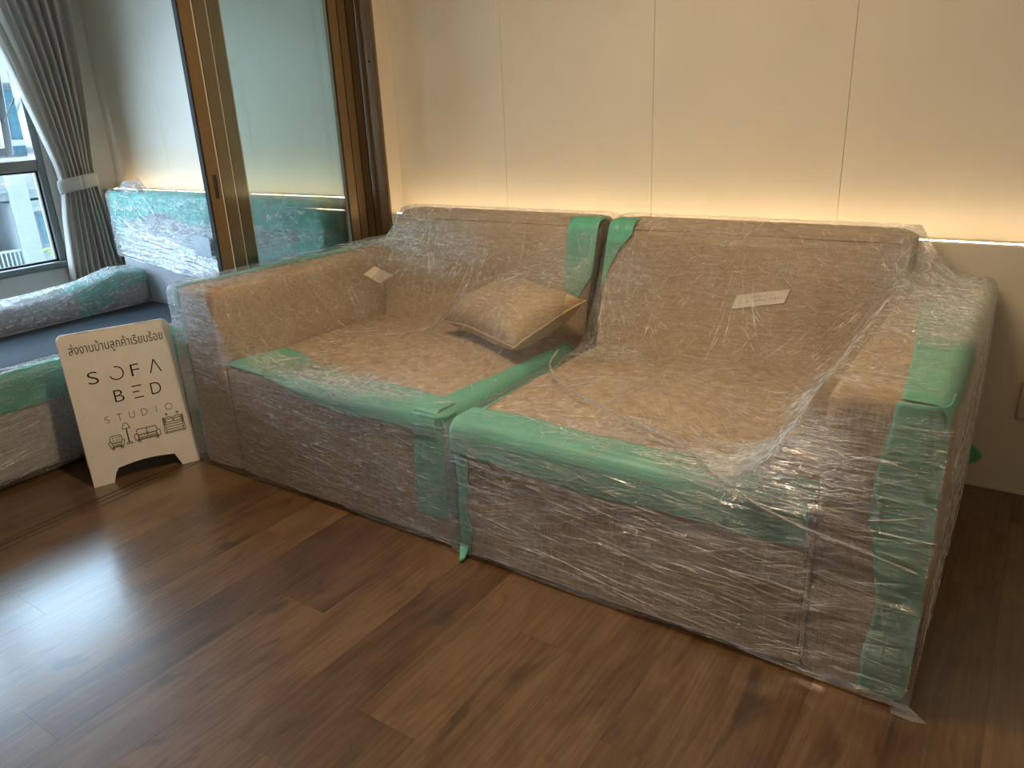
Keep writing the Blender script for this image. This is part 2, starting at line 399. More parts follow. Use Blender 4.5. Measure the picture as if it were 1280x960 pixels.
# ------------------------------------------------------------------ window wall
Y1a, Y1b = -2.2, -.33; Z0, Z1 = .44, 2.30; TW = .13
wl = root_struct('wall_left')
def wseg(y0, y1, z0, z1): obj('wall_section', box(XL - TW, XL, y0, y1, z0, z1), 'plain_wall', wl)
wseg(YF, UP + .1, -.01, Z0); wseg(YF, UP + .1, Z1, ZC)
wseg(Y1b, UP + .1, Z0, Z1); wseg(YF, Y1a, Z0, Z1)
def window(n, ya, yb, mull, Z0=Z0):
    w = root_struct('window_%d' % n, (XL - .05, (ya + yb) / 2, Z0)); xa, xb = XL - .10, XL - .005
    obj('frame_sill', box(xa, XL + .03, ya - .02, yb + .02, Z0 - .01, Z0 + .028, .004, 1), 'grey_frame', w)
    obj('frame_head', box(xa, xb, ya, yb, Z1 - .04, Z1, .003, 1), 'grey_frame', w)
    for y in (ya, yb - .042): obj('frame_jamb', box(xa, xb, y, y + .042, Z0 + .028, Z1 - .04, .004, 1), 'grey_frame', w)
    obj('transom', box(xa, xb, ya + .042, yb - .042, 1.03, 1.095, .004, 1), 'grey_frame', w)
    for m in mull: obj('mullion', box(xa, xb, m - .025, m + .025, Z0 + .028, Z1 - .04, .004, 1), 'grey_frame', w)
    ed = [ya + .042] + [c for m in mull for c in (m - .025, m + .025)] + [yb - .042]
    for a, b in zip(ed[::2], ed[1::2]):
        obj('pane', box(XL - .058, XL - .052, a, b, Z0 + .028, 1.03), 'glass', w)
        obj('glazing_bead', join(box(XL - .05, XL - .03, a, a + .012, Z0 + .028, 1.03), box(XL - .05, XL - .03, b - .012, b, Z0 + .028, 1.03),
            box(XL - .05, XL - .03, a, b, Z0 + .028, Z0 + .040), box(XL - .05, XL - .03, a, b, 1.018, 1.03)), 'seal', w)
        # awning sash, hinged at the head, opened outwards
        ang = math.radians(11 if (n == 1 and b == ed[-1]) else 0); H = Z1 - .045 - 1.10; hz = Z1 - .045
        def rot(d):
            v = np.asarray(d[0], float); z = v[:, 2] - hz; x = v[:, 0] - (XL - .06)
            v2 = v.copy(); v2[:, 0] = XL - .06 + x * math.cos(ang) + z * math.sin(ang); v2[:, 2] = hz + z * math.cos(ang) - x * math.sin(ang); return v2, d[1]
        s = obj('sash', rot(join(box(XL - .085, XL - .045, a + .004, a + .05, hz - H, hz, .003, 1), box(XL - .085, XL - .045, b - .05, b - .004, hz - H, hz, .003, 1),
            box(XL - .085, XL - .045, a + .05, b - .05, hz - H, hz - H + .05, .003, 1), box(XL - .085, XL - .045, a + .05, b - .05, hz - .05, hz, .003, 1))), 'grey_frame', w)
        obj('sash_pane', rot(box(XL - .068, XL - .062, a + .05, b - .05, hz - H + .05, hz - .05)), 'glass', s)
        if ang:
            obj('stay_arm', tube([(XL - .05, b - .02, 1.45), (XL - .05 - .17, b - .03, 1.32)], .006, 6), 'grey_frame', s)
window(1, Y1a, Y1b, [-1.27])

# ------------------------------------------------------------------ outside: apartment building
struct('ground', box(-70, 30, -70, 70, -6.3, -6.0), 'ground')
tw = root_struct('wall_sky_blocker', (XL - TW, 0, -6))  # unseen oversized slab, added to block sky light from the facade opposite
for (y0, y1, z0, z1) in ((-60, 60, ZC + .1, 60), (-60, 60, -6, -.12), (-60, YF - .1, -.12, ZC + .1), (UP + .1, 60, -.12, ZC + .1)):
    obj('wall_section', box(XL - TW, XL - .001, y0, y1, z0, z1), 'sky_blocker', tw)
bd = thing('apartment_building', (-26, 8, -6), 'white apartment building with balcony and pillar outside the window', 'building')
def bpart(name, y0, y1, z0, z1, mat, x0=-29, x1=-26, parent=None, b=0): return obj(name, box(x0, x1, y0, y1, z0, z1, b), mat, parent or bd)
bpart('wall', 8.66, 18, -6, -.95, 'facade', x1=-26.0); bpart('wall', -2, 18, -.87, .40, 'facade')
bpart('wall', -2, 8.66, .40, 9, 'facade'); bpart('wall', -2, 6.3, -6, -.87, 'facade'); bpart('wall', 6.3, 8.66, -6, -3.2, 'facade')
bpart('wall', 10.6, 18, .40, 9, 'facade'); bpart('wall', 8.66, 10.6, 2.6, 9, 'facade')
bpart('balcony_back_wall', 6.3, 8.66, -3.2, -.87, 'facade', x0=-29, x1=-27.6)
bpart('window_recess', 8.66, 10.6, .40, 2.6, 'facade', x0=-29, x1=-26.4)
bpart('pillar', 8.67, 9.20, -6, .38, 'facade', x0=-26, x1=-25.75, b=.02)
bpart('ledge_moulding', -2, 18, -.62, -.57, 'facade', x0=-26, x1=-25.9)
bpart('window_moulding', 9.22, 10.9, -1.28, -1.16, 'facade', x0=-26, x1=-25.85)
wn = bpart('window', 9.26, 10.8, -2.62, -1.29, 'facade_frame', x0=-26.0, x1=-25.93)
for a, b in ((9.36, 9.74), (9.84, 10.24), (10.34, 10.72)): bpart('pane', a, b, -2.34, -1.38, 'facade_glass', x0=-25.94, x1=-25.92, parent=wn)
bpart('wall_lamp', 8.05, 8.22, -1.28, -1.0, 'dark', x0=-27.6, x1=-27.4, b=.03)
w2 = bpart('window', 9.0, 10.5, .48, 2.5, 'facade_frame', x0=-26.41, x1=-26.35)
for a in (9.08, 9.42, 9.76, 10.10): bpart('pane', a, a + .28, .95, 2.4, 'facade_glass', x0=-26.36, x1=-26.33, parent=w2)
for a in (9.08, 9.42, 9.76, 10.10): bpart('pane', a, a + .28, .48, .74, 'facade_glass', x0=-26.36, x1=-26.33, parent=w2)
bpart('window_bar', 8.8, 10.55, .74, .92, 'facade', x0=-26.4, x1=-26.2)
rl = obj('balcony_railing', join(box(-26.08, -26.02, 6.3, 8.66, -2.45, -2.38), box(-26.08, -26.02, 6.3, 8.66, -3.15, -3.10),
    *[box(-26.07, -26.03, y, y + .04, -3.12, -2.42) for y in np.arange(6.35, 8.66, .13)]), 'rail_white', bd)
pt = thing('palm_plant', (-24.5, 9.15, -6), 'bright green palm leaves in front of the apartment building', 'plant')
obj('trunk', tube([(-24.5, 9.15, -6), (-24.5, 9.15, -2.78)], .06, 8), 'palm', pt)
for i in range(15):
    a = i * 2.4; ln = .45 + .2 * random.random(); V = []; F = []
    for s in range(7):
        t = s / 6; r = ln * t; z = -2.66 + .95 * t - .75 * t * t + .1 * math.sin(i); w = .10 * math.sin(math.pi * min(1, t * .9 + .08))
        c = np.array([-24.5 + r * math.cos(a), 9.15 + r * math.sin(a), z]); n = np.array([-math.sin(a), math.cos(a), 0])
        V += [c - n * w - [0, 0, w * .4], c, c + n * w - [0, 0, w * .4]]
    for s in range(6): F += [[3 * s, 3 * s + 1, 3 * s + 4, 3 * s + 3], [3 * s + 1, 3 * s + 2, 3 * s + 5, 3 * s + 4]]
    obj('leaf', (V, F), 'palm', pt)

# ------------------------------------------------------------------ curtain
cz = np.array([.02, .39, .75, .90, .97, 1.05, 1.35, 1.69, 2.0, 2.40]); cl = np.array([-.44, -.405, -.365, -.335, -.335, -.342, -.41, -.495, -.60, -.80])
cr = np.array([-.065, -.07, -.095, -.118, -.122, -.118, -.085, -.06, -.045, -.04])
ct = thing('curtain', (-4.05, -.25, 0), 'grey pleated curtain gathered by a tieback beside the window', 'curtain')
nz, ns = 110, 260; zz = np.linspace(.02, 2.40, nz); s = np.linspace(0, 1, ns)
def smooth_interp(z, v):
    a = np.interp(z, cz, v)
    for _ in range(6): a[1:-1] = (a[:-2] + 2 * a[1:-1] + a[2:]) / 4
    return a
yl, yr = smooth_interp(zz, cl), smooth_interp(zz, cr); V = []
for i, z in enumerate(zz):
    wd = yr[i] - yl[i]; am = .026 + .012 * min(1, abs(z - .94) / .6); sw = s + .02 * np.sin(7 * s + 1.3 * z) + .012 * np.sin(17 * s)
    ph = 2 * np.pi * 8.5 * sw
    wv = np.sign(np.sin(ph)) * np.abs(np.sin(ph)) ** .45
    y = .03 + yl[i] + wd * s + .018 * np.sin(ph + 1.2) * wd / .5
    x = -4.11 + am * wv
    V.append(np.stack([x, y, np.full(ns, z)], 1))
c_o = obj('cloth', (np.concatenate(V), grid_faces(nz, ns)), 'curtain', ct, True); solid(c_o, .003)
V = []; nb, nh = 40, 6
for j in range(nb + 1):
    a = 2 * math.pi * j / nb
    for k in range(nh):
        t = k / (nh - 1); z = .895 + .085 * t + .012 * math.cos(a) * .6 + .03 * (math.sin(a) * .5)
        bul = 1 + .05 * math.sin(math.pi * t)
        V.append((-4.11 + .050 * bul * math.cos(a), -.198 + .122 * bul * math.sin(a), z))
tb = obj('tieback', (V, grid_faces(nb + 1, nh)), 'curtain', ct, True); solid(tb, .004)

# ------------------------------------------------------------------ foam and film helpers
def foam_edge(parent, P0, P1, A, B, r, t0, t1, off=.004, n=40, m=18, seed=1, mat='foam', label=None, name='foam_strip', amp=.0012, thick=.003):
    """foam sheet bent over the edge P0-P1; t0 / t1 = reach on face A (negative) / face B along the edge"""
    P0, P1, A, B = (np.array(q, float) for q in (P0, P1, A, B)); ss = np.linspace(0, 1, n); V = []
    f = lambda t, s: np.interp(s, np.linspace(0, 1, len(t)), t) if not isinstance(t[0], tuple) else np.interp(s, [q[0] for q in t], [q[1] for q in t])
    La = math.pi * r / 4; N0 = -A * 1.0; nA = -B; nB = -A      # outward normals of the faces
    g = np.random.default_rng(seed); ph = g.uniform(0, 6, 6)
    C0 = r * (A + B)
    for s_ in ss:
        a, b = f(t0, s_), f(t1, s_)
        a += .003 * math.sin(9 * s_ + ph[0]) + .0012 * math.sin(27 * s_ + ph[1]); b += .003 * math.sin(8 * s_ + ph[2]) + .0012 * math.sin(23 * s_ + ph[3])
        E = P0 + (P1 - P0) * s_
        for t in np.linspace(-a, b, m):
            if t < -La: p = E + A * (-t - La + r); nn = nA
            elif t > La: p = E + B * (t - La + r); nn = nB
            else:
                th = (t / La + 1) * math.pi / 4; nn = nA * math.cos(th) + nB * math.sin(th); p = E + C0 + nn * r
            wv = amp * (math.sin(17 * s_ + ph[4] + 20 * t) + math.sin(31 * s_ * (1 + t) + ph[5]))
            V.append(p + nn * (off + abs(wv)))
    o = obj(name, (V, grid_faces(n, m)), mat, parent, True); solid(o, thick)
    if label: o['label'] = label
    return o
def foam_quad(parent, c, nrm, off=.006, n=14, m=14, seed=1, mat='foam', name='foam_strip', amp=.004, label=None):
    c = [np.array(q, float) for q in c]; nrm = np.array(nrm, float); V = []; g = np.random.default_rng(seed); ph = g.uniform(0, 6, 4)
    for u in np.linspace(0, 1, n):
        for w in np.linspace(0, 1, m):
            p = (1 - u) * (1 - w) * c[0] + u * (1 - w) * c[1] + u * w * c[2] + (1 - u) * w * c[3]
            V.append(p + nrm * (off + amp * (1 + math.sin(6 * u + ph[0] + 3 * w)) * .5 + amp * .5 * (1 + math.sin(9 * w + ph[1]))))
    o = obj(name, (V, grid_faces(n, m)), mat, parent, True); solid(o, .003)
    if label: o['label'] = label
    return o
def membrane(ob, kappa, h, iters=2500):
    z = np.full_like(ob, ob.max()); g = kappa * h * h / 4
    for _ in range(iters):
        p = np.pad(z, 1, mode='edge')
        z = np.maximum(ob, (p[:-2, 1:-1] + p[2:, 1:-1] + p[1:-1, :-2] + p[1:-1, 2:]) / 4 - g)
    return z
def crease_object(parent, lines, name='film_creases'):
    V, F = [], []; g = np.random.default_rng(len(lines))
    for P, rad in lines:
        P = np.asarray(P); k = len(P); d = np.gradient(P, axis=0); d /= np.maximum(np.linalg.norm(d, axis=1, keepdims=True), 1e-9)
        u = g.normal(size=3); a = np.cross(d, u); a /= np.maximum(np.linalg.norm(a, axis=1, keepdims=True), 1e-9); b = np.cross(d, a)
        env = rad * np.sin(np.linspace(.25, np.pi - .25, k))[:, None]; n0 = len(V) * 0 + sum(len(q) for q in V)
        for t in range(3): V.append(P + env * (math.cos(2.094 * t) * a + math.sin(2.094 * t) * b))
        for t in range(3):
            for i in range(k - 1): F.append([n0 + t * k + i, n0 + t * k + i + 1, n0 + ((t + 1) % 3) * k + i + 1, n0 + ((t + 1) % 3) * k + i])
    o = obj(name, (np.concatenate(V), F), 'crease', parent, True); o['kind'] = 'stuff'; o['label'] = 'fine glinting creases in the film'; return o
def upsample(z, x, y, X, Y):
    t = np.array([np.interp(Y, y, r) for r in z]); return np.array([np.interp(X, x, t[:, j]) for j in range(len(Y))]).T

# ------------------------------------------------------------------ sofa sections
YB = -.045; HS_, HA, HBK, AW = .43, .71, .868, .217; ZB = .012
def back_y(z): return -.205 - (.845 - np.clip(z, .40, .845)) * .30
def seat_crown(x0, x1, yf):
    def f(P, n):
        u = np.clip((P[:, 0] - x0) / (x1 - x0), 0, 1); v = np.clip((P[:, 1] - yf) / (.9), 0, 1)
        return np.where(n[:, 2] > .5, .022 * np.sin(np.pi * u) ** .7 * np.sin(np.pi * np.clip(v, .0, 1)) ** 1.2 + .0015 * np.sin(9 * u + 4 * v), 0) + np.where(n[:, 1] < -.5, .004 * np.sin(np.pi * u), 0)
    return f
def soft(seed, a=.003):
    return lambda P, n: a * (np.sin(P[:, 0] * 7 + seed) * np.sin(P[:, 1] * 5 + 2 * seed) + np.sin(P[:, 2] * 8 + seed)) 
def make_sofa(name, x0, x1, side, yf, label, cushion=None):
    """side = -1: arm on the low-x end, +1: arm on the high-x end"""
    t = thing(name, ((x0 + x1) / 2, (yf + YB) / 2, 0), label, 'sofa', group='sections of the beige sofa')
    ax0, ax1 = (x0, x0 + AW) if side < 0 else (x1 - AW, x1)
    sx0, sx1 = (ax1, x1) if side < 0 else (x0, ax0)
    obj('seat', rbox(sx0 + .001, sx1, yf, YB - .10, ZB, HS_, .03, (36, 34, 14), seat_crown(sx0, sx1, yf), True), 'fabric', t, True)
    obj('arm', rbox(ax0, ax1, yf, YB, ZB, HA, .03, (10, 34, 22), soft(side + 2, .002), True), 'fabric', t, True)
    # backrest: profile swept along x
    prof = [(-.335, HS_ - .05), (-.30, .56), (-.262, .68), (-.224, .80), (-.208, .838), (-.200, .8385), (-.196, .842), (-.190, .852), (-.175, .864), (-.12, HBK + .003), (-.075, HBK), (-.052, .858), (-.045, .835), (-.045, .40), (-.045, HS_ - .05)]
    nx = 34; xs_ = np.linspace(sx0 + .001, sx1, nx); V = []
    for i, x in enumerate(xs_):
        e = min(i, nx - 1 - i); sh = {0: .93, 1: .985}.get(e, 1.0)
        e0 = min(x - sx0, sx1 - x); k = max(0, 1 - e0 / .06) ** 2 * .02
        for (y, z) in prof:
            V.append((x, y * 1.0 + .004 * math.sin(8 * x + 5 * z) * (1 if y < -.2 else 0), z - (k if z > .8 else 0)))
    m = len(prof); F = grid_faces(nx, m) + [[i * m + (m - 1), i * m, (i + 1) * m, (i + 1) * m + m - 1] for i in range(nx - 1)]
    F += [list(range(m))[::-1], [(nx - 1) * m + j for j in range(m)]]
    bk = obj('backrest', (V, F), 'fabric', t, True)
    obj('welt', tube([(x, -.205, .8405 - max(0, 1 - min(x - sx0, sx1 - x) / .06) ** 2 * .02) for x in xs_[1:-1]], .0035, 6), 'fabric', bk, True)
    # seam between arm front and seat front
    xs = ax1 if side < 0 else ax0
    obj('seam_piping', tube([(xs, yf + .004, z) for z in np.linspace(ZB + .02, HS_ - .02, 12)], .005, 6), 'fabric', t, True)
    for fx in (x0 + .08, x1 - .08):
        for fy in (yf + .08, YB - .08): obj('foot', tube([(fx, fy, 0), (fx, fy, ZB + .01)], .022, 10), 'dark', t)
    return t, (ax0, ax1, sx0, sx1)
def make_film(t, x0, x1, dims, yf, side, seed, blobs, cushion=None, kappa=11.0):
    ax0, ax1, sx0, sx1 = dims; h = .0165; o_ = .019
    X = np.arange(x0 - o_, x1 + o_ + h, h); X = np.linspace(x0 - o_, x1 + o_, len(X)); Yv = np.linspace(yf - o_, YB + o_, int((YB - yf) / h) + 2)
    XX, YY = np.meshgrid(X, Yv, indexing='ij')
    u = np.clip((XX - sx0) / (sx1 - sx0), 0, 1); v = np.clip((YY - yf) / .9, 0, 1)
    ob = HS_ + .022 * np.sin(np.pi * u) ** .7 * np.sin(np.pi * v) ** 1.2
    zb = np.interp(YY, [-.335, -.30, -.262, -.224, -.200, -.175, -.12, -.06, -.04], [.38, .56, .68, .80, .842, .866, HBK + .004, HBK, .84])
    inb = (XX > sx0 - .004) & (XX < sx1 + .02); ob = np.where(inb & (YY > -.335), np.maximum(ob, zb), ob)
    ob = np.where((XX >= ax0 - .02) & (XX <= ax1), np.maximum(ob, HA), ob)
    if cushion is not None: ob = np.maximum(ob, cushion(XX, YY))
    z = membrane(ob + np.where((YY > -.36) & inb, np.where(YY < -.205, .034, .012), .020), kappa, h)
    nX, nY = 190, 190
    Xf = np.linspace(X[0], X[-1], nX); Yf_ = np.linspace(Yv[0], Yv[-1], nY); zf = upsample(z, X, Yv, Xf, Yf_)
    for _ in range(2):
        p = np.pad(zf, 1, mode='edge'); zf = np.maximum(zf * 0 + (p[:-2, 1:-1] + p[2:, 1:-1] + p[1:-1, :-2] + p[1:-1, 2:] + 4 * zf) / 8, zf - .002)
    XX, YY = np.meshgrid(Xf, Yf_, indexing='ij'); R_ = .034
    def rnd(d): q = np.clip(R_ - d, 0, R_); return R_ - np.sqrt(np.maximum(R_ * R_ - q * q, 0))
    drop = np.maximum(rnd(YY - Yv[0]), rnd(Yv[-1] - YY)); drop = np.maximum(drop, rnd(XX - X[0]) if side < 0 else rnd(X[-1] - XX))
    inner = rnd(X[-1] - XX) if side < 0 else rnd(XX - X[0]); drop = np.maximum(drop, inner * .8)
    zt = zf - drop
    top = np.stack([XX, YY, zt], -1).reshape(-1, 3); F = grid_faces(nX, nY)
    # skirt round the perimeter
    per = [(i, 0) for i in range(nX)] + [(nX - 1, j) for j in range(1, nY)] + [(i, nY - 1) for i in range(nX - 2, -1, -1)] + [(0, j) for j in range(nY - 2, 0, -1)]
    rim = np.array([[XX[a], YY[a], zt[a]] for a in per]); nr = np.array([[(a[0] == nX - 1) * 1. - (a[0] == 0), (a[1] == nY - 1) * 1. - (a[1] == 0), 0] for a in per])
    nr /= np.maximum(np.linalg.norm(nr, axis=1, keepdims=True), 1e-9)
    rows = 46; V = [top]; base = len(top); K = len(per); sk = []; nrm = []
    for q in range(1, rows + 1):
        f = q / rows; zz = rim[:, 2] * (1 - f) + f * (.012 + .006 * np.sin(rim[:, 0] * 9 + rim[:, 1] * 7))
        row = rim.copy(); row[:, 2] = zz; sk.append(row); nrm.append(nr)
    SK = np.concatenate(sk); NR = np.concatenate(nrm)
    w = wrinkle(SK * np.array([.35, .35, 1.6]), seed, .006, 48, 8); SK = SK + NR * (np.abs(w) * .7)[:, None]
    topw = wrinkle(top * np.array([1, .6, 1]), seed + 5, .008, 45, 9); top[:, 2] += topw * .8
    V = np.concatenate([top, SK]); ids = np.array([i * nY + j for i, j in per])
    for q in range(rows):
        a = ids if q == 0 else base + (q - 1) * K + np.arange(K); b = base + q * K + np.arange(K)
        F += np.stack([a, b, np.roll(b, -1), np.roll(a, -1)], 1).tolist()
    o = obj('plastic_wrap', (V, F), 'film', t, True); o['label'] = 'clear crinkled stretch film'
    lay = np.ones(len(V)) * .8
    lay[base:] = 1.25
    for (bx, by, bz, br, bv) in blobs:
        d = np.linalg.norm((V - [bx, by, bz]) / np.array(br if isinstance(br, tuple) else (br,) * 3), axis=1); lay += bv * np.clip(1 - d, 0, 1) ** .6
    lay *= .75 + .5 * np.abs(wrinkle(V, seed + 9, 1.0, 12, 5))
    set_layers(o, lay)
    # creases: fine ridges running over the film, fanning out from where it is pulled tight
    g = np.random.default_rng(seed); lines = []
    def zat(x, y):
        fx = (x - X[0]) / (X[-1] - X[0]) * (nX - 1); fy = (y - Yv[0]) / (Yv[-1] - Yv[0]) * (nY - 1)
        i = np.clip(fx.astype(int), 0, nX - 2); j = np.clip(fy.astype(int), 0, nY - 2); a, b = fx - i, fy - j; T = top[:, 2].reshape(nX, nY)
        return T[i, j] * (1 - a) * (1 - b) + T[i + 1, j] * a * (1 - b) + T[i, j + 1] * (1 - a) * b + T[i + 1, j + 1] * a * b
    af = ax1 if side < 0 else ax0; ao = sx1 if side < 0 else sx0
    anchors = np.array([(af, yf + .05), (af, -.33), (ao, -.30), (ao, yf + .1), ((sx0 + sx1) / 2, -.22), ((ax0 + ax1) / 2, -.12), ((sx0 * .6 + sx1 * .4), -.62)])
    def add_top(x, y, ln, rad, spread):
        dd = np.linalg.norm(anchors - [x, y], axis=1) * g.uniform(.6, 1.4, len(anchors)); an = anchors[dd.argmin()]
        th = math.atan2(y - an[1], x - an[0]) + g.normal() * spread; tt = np.linspace(-.5, .5, max(4, int(ln / .012))) * ln; cv_ = g.normal() * 1.5
        px, py = x + tt * math.cos(th) + cv_ * tt ** 2 * math.sin(th), y + tt * math.sin(th) - cv_ * tt ** 2 * math.cos(th)
        if px.min() < X[0] + .02 or px.max() > X[-1] - .02 or py.min() < Yv[0] + .02 or py.max() > Yv[-1] - .02: return
        lines.append((np.stack([px, py, zat(px, py) + .0012], 1), rad))
    for _ in range(900): add_top(g.uniform(X[0], X[-1]), g.uniform(Yv[0], Yv[-1]), g.gamma(2, .028) + .012, g.uniform(.00025, .0008), .25)
    for (bx, by, bz, br, bv) in blobs:
        br = br if isinstance(br, tuple) else (br,) * 3
        for _ in range(int(130 * bv)): add_top(bx + g.normal() * br[0] * .5, by + g.normal() * br[1] * .5, g.gamma(2, .02) + .008, g.uniform(.0003, .0009), .7)
    for _ in range(900 if side < 0 else 560):
        f = g.uniform(); sx = X[0] + (X[-1] - X[0]) * g.uniform(.02, .98); i0 = int((sx - X[0]) / (X[-1] - X[0]) * (nX - 1)); zt_ = zt[i0, 0]
        z0 = g.uniform(.03, zt_ - .02); ln = g.gamma(2, .035) + .01; sl = g.normal() * .10 + (-.10 if g.uniform() < .7 else .35); tt = np.linspace(-.5, .5, max(4, int(ln / .015))) * ln
        xx = sx + tt; zz = z0 + tt * sl
        if xx.min() < X[0] + .01 or xx.max() > X[-1] - .01 or zz.min() < .02 or zz.max() > zt_ - .015: continue
        lines.append((np.stack([xx, np.full_like(xx, Yv[0] - .005), zz], 1), g.uniform(.0002, .00065)))
    oy = X[0] if side < 0 else X[-1]
    for _ in range(350):
        y0 = g.uniform(yf + .05, YB - .05); z0 = g.uniform(.05, HA - .05); ln = g.gamma(2, .04) + .01; th = g.normal() * .35 + (1.2 if g.uniform() < .5 else 0); tt = np.linspace(-.5, .5, 6) * ln
        yy, zz = y0 + tt * math.cos(th), z0 + tt * math.sin(th)
        if zz.min() < .02 or zz.max() > HA - .02 or yy.max() > YB or yy.min() < yf: continue
        lines.append((np.stack([np.full_like(yy, oy + (.005 if side > 0 else -.005)), yy, zz], 1), g.uniform(.0003, .0009)))
    crease_object(o, lines)
    return o

# right-hand section
RX0, RX1, RYF = -.345, .881, -1.216
sr, dr = make_sofa('sofa', RX0, RX1, 1, RYF, 'beige linen sofa section under clear film, with its arm beside the dark wall', None)
f1 = 'pale mint green foam sheet'
foam_edge(sr, (RX0, RYF, HS_), (.655, RYF, HS_), (0, 1, 0), (0, 0, -1), .03, [.10, .12, .10, .095, .09, .10, .11], [.085, .09, .09, .10, .095, .095, .09], seed=2, n=80, off=.011, label=f1)
foam_edge(sr, (RX0, RYF, .0), (RX0, RYF, HS_), (1, 0, 0), (0, 1, 0), .03, [.03, .045, .035, .05, .045, .05], [.05, .06, .05], seed=3, off=.005, label=f1)
foam_edge(sr, (RX0, RYF + .03, HS_), (RX0, -.62, HS_), (1, 0, 0), (0, 0, -1), .03, [.02, .015, .012], [.06, .05, .05], seed=4, off=.005, label=f1)
foam_edge(sr, (RX1, RYF, .012), (RX1, RYF, HA), (-1, 0, 0), (0, 1, 0), .03, [(0, .085), (.16, .08), (.32, .063), (.52, .07), (.60, .105), (.75, .105), (.86, .09), (1, .076)], [.10, .11, .09], seed=5, n=60, off=.004, label=f1)
foam_edge(sr, (RX1, RYF, .10), (RX1, RYF, .50), (-1, 0, 0), (0, 1, 0), .03, [.04, .05, .072, .090, .092], [.06, .07, .06], seed=6, off=.007, label=f1)
foam_edge(sr, (RX1, RYF, HA), (RX1, -.06, HA), (-1, 0, 0), (0, 0, -1), .03, [.075, .09, .10, .12, .15, .15, .15], [.06, .09, .10, .10], seed=7, n=60, off=.004, label=f1)
foam_edge(sr, (RX0 - .004, -.210, .864), (RX0 + .095, -.210, .864), (0, 1, 0), (0, -.29, -.96), .03, [.08, .09, .08], [(0, .24), (.25, .16), (.6, .08), (1, .03)], off=.003, seed=8, n=24, m=30, amp=.0015, label=f1)
# foam end sticking out behind the arm
V = [(RX1 - .01 + .055 * math.sin(math.pi * u) , -.085 + .012 * math.cos(4 * u), .095 + .10 * u + .0 * w) if False else (RX1 + .006 + .05 * math.sin(math.pi * u) * w, -.085 + .01 * math.cos(4 * u), .095 + .105 * u) for u in np.linspace(0, 1, 14) for w in np.linspace(0, 1, 6)]
o = obj('foam_flap', (V, grid_faces(14, 6)), 'foam', sr, True); solid(o, .003)
blobsR = [(.50, -1.16, .55, (.30, .18, .17), 5.5), (.60, -.75, .52, (.14, .22, .12), 3.6), (-.26, -.35, .70, (.16, .2, .22), 1.4), (.82, -.4, .72, (.16, .5, .2), 2.8), (.15, -1.1, .46, (.4, .12, .06), 1.0), (.72, -.25, .80, (.18, .25, .2), 1.8), (-.2, -.5, .5, (.2, .12, .1), 1.2)]
make_film(sr, RX0, RX1, dr, RYF, 1, 21, blobsR)
# twisted film cord lying over the seat and front
rp = [(-.352, -.60, .475), (-.295, -.76, .478), (-.169, -.896, .475), (.061, -1.015, .475), (.25, -1.08, .47), (.365, -1.15, .468), (.45, -1.222, .455), (.54, -1.243, .425), (.637, -1.245, .397), (.722, -1.243, .384), (.802, -1.245, .370), (.88, -1.24, .352)]
P = np.array(rp); tt = np.linspace(0, len(rp) - 1, 90); P = np.stack([np.interp(tt, range(len(rp)), P[:, k]) for k in range(3)], 1)
for _ in range(6): P[1:-1] = (P[:-2] + 2 * P[1:-1] + P[2:]) / 4
rope = obj('film_cord', tube(P, lambda s: .0038 - .0015 * s + .0008 * math.sin(60 * s), 8), 'film_bed', sr, True); set_layers(rope, [2.6] * len(rope.data.vertices))
foam_quad(sr, [(RX0 + .010, RYF - .010, .040), (RX0 + .046, RYF - .010, .038), (RX0 + .044, RYF - .040, .005), (RX0 + .036, RYF - .052, .004)], (0, -.5, .8), off=.002, n=6, m=6, amp=.002, name='foam_tail', label=f1)
tl0 = obj('film_tail', ([(RX1 - .02, RYF - .02, .02), (RX1 + .02, RYF - .02, .02), (RX1 + .06, RYF - .035, .004), (RX1 + .03, RYF - .045, .003), (RX1 - .01, RYF - .04, .004)], [[0, 1, 2, 3, 4]]), 'film', sr); set_layers(tl0, [1.5] * 5)
def paper(parent, c, name='paper_note'):
    c = np.array(c, float); n = np.cross(c[1] - c[0], c[3] - c[0]); n /= np.linalg.norm(n)
    if n[1] > 0: n = -n
    o = obj(name, (np.concatenate([c, c + n * .0012]), [[0, 1, 2, 3][::-1], [4, 5, 6, 7], [0, 1, 5, 4], [1, 2, 6, 5], [2, 3, 7, 6], [3, 0, 4, 7]]), 'paper', parent)
    bm = bmesh.new(); bm.from_mesh(o.data); bmesh.ops.recalc_face_normals(bm, faces=bm.faces); bm.to_mesh(o.data); bm.free()
    eu, ev = c[1] - c[0], c[3] - c[0]; r = random.Random(5); ds = []
    for (v, a, b) in ((.62, .32, .72), (.33, .10, .90)):
        u = a
        while u < b:
            w = r.uniform(.015, .03); hgt = r.uniform(.10, .22); v0 = v + r.uniform(-.03, .03)
            q = [c[0] + eu * uu + ev * vv + n * .0016 for uu, vv in ((u, v0), (u + w * .5, v0), (u + w * .5, v0 + hgt), (u, v0 + hgt))]
            ds.append((q, [[0, 1, 2, 3]])); u += w + r.uniform(.01, .035)
    obj('handwriting', join(*ds), 'ink_grey', o)
    return o
def on_back(x, z, off=.014): return (x, float(back_y(np.array(z))) - off, z)
paper(sr, [on_back(.151, .604), on_back(.322, .640), on_back(.334, .684), on_back(.164, .650)])

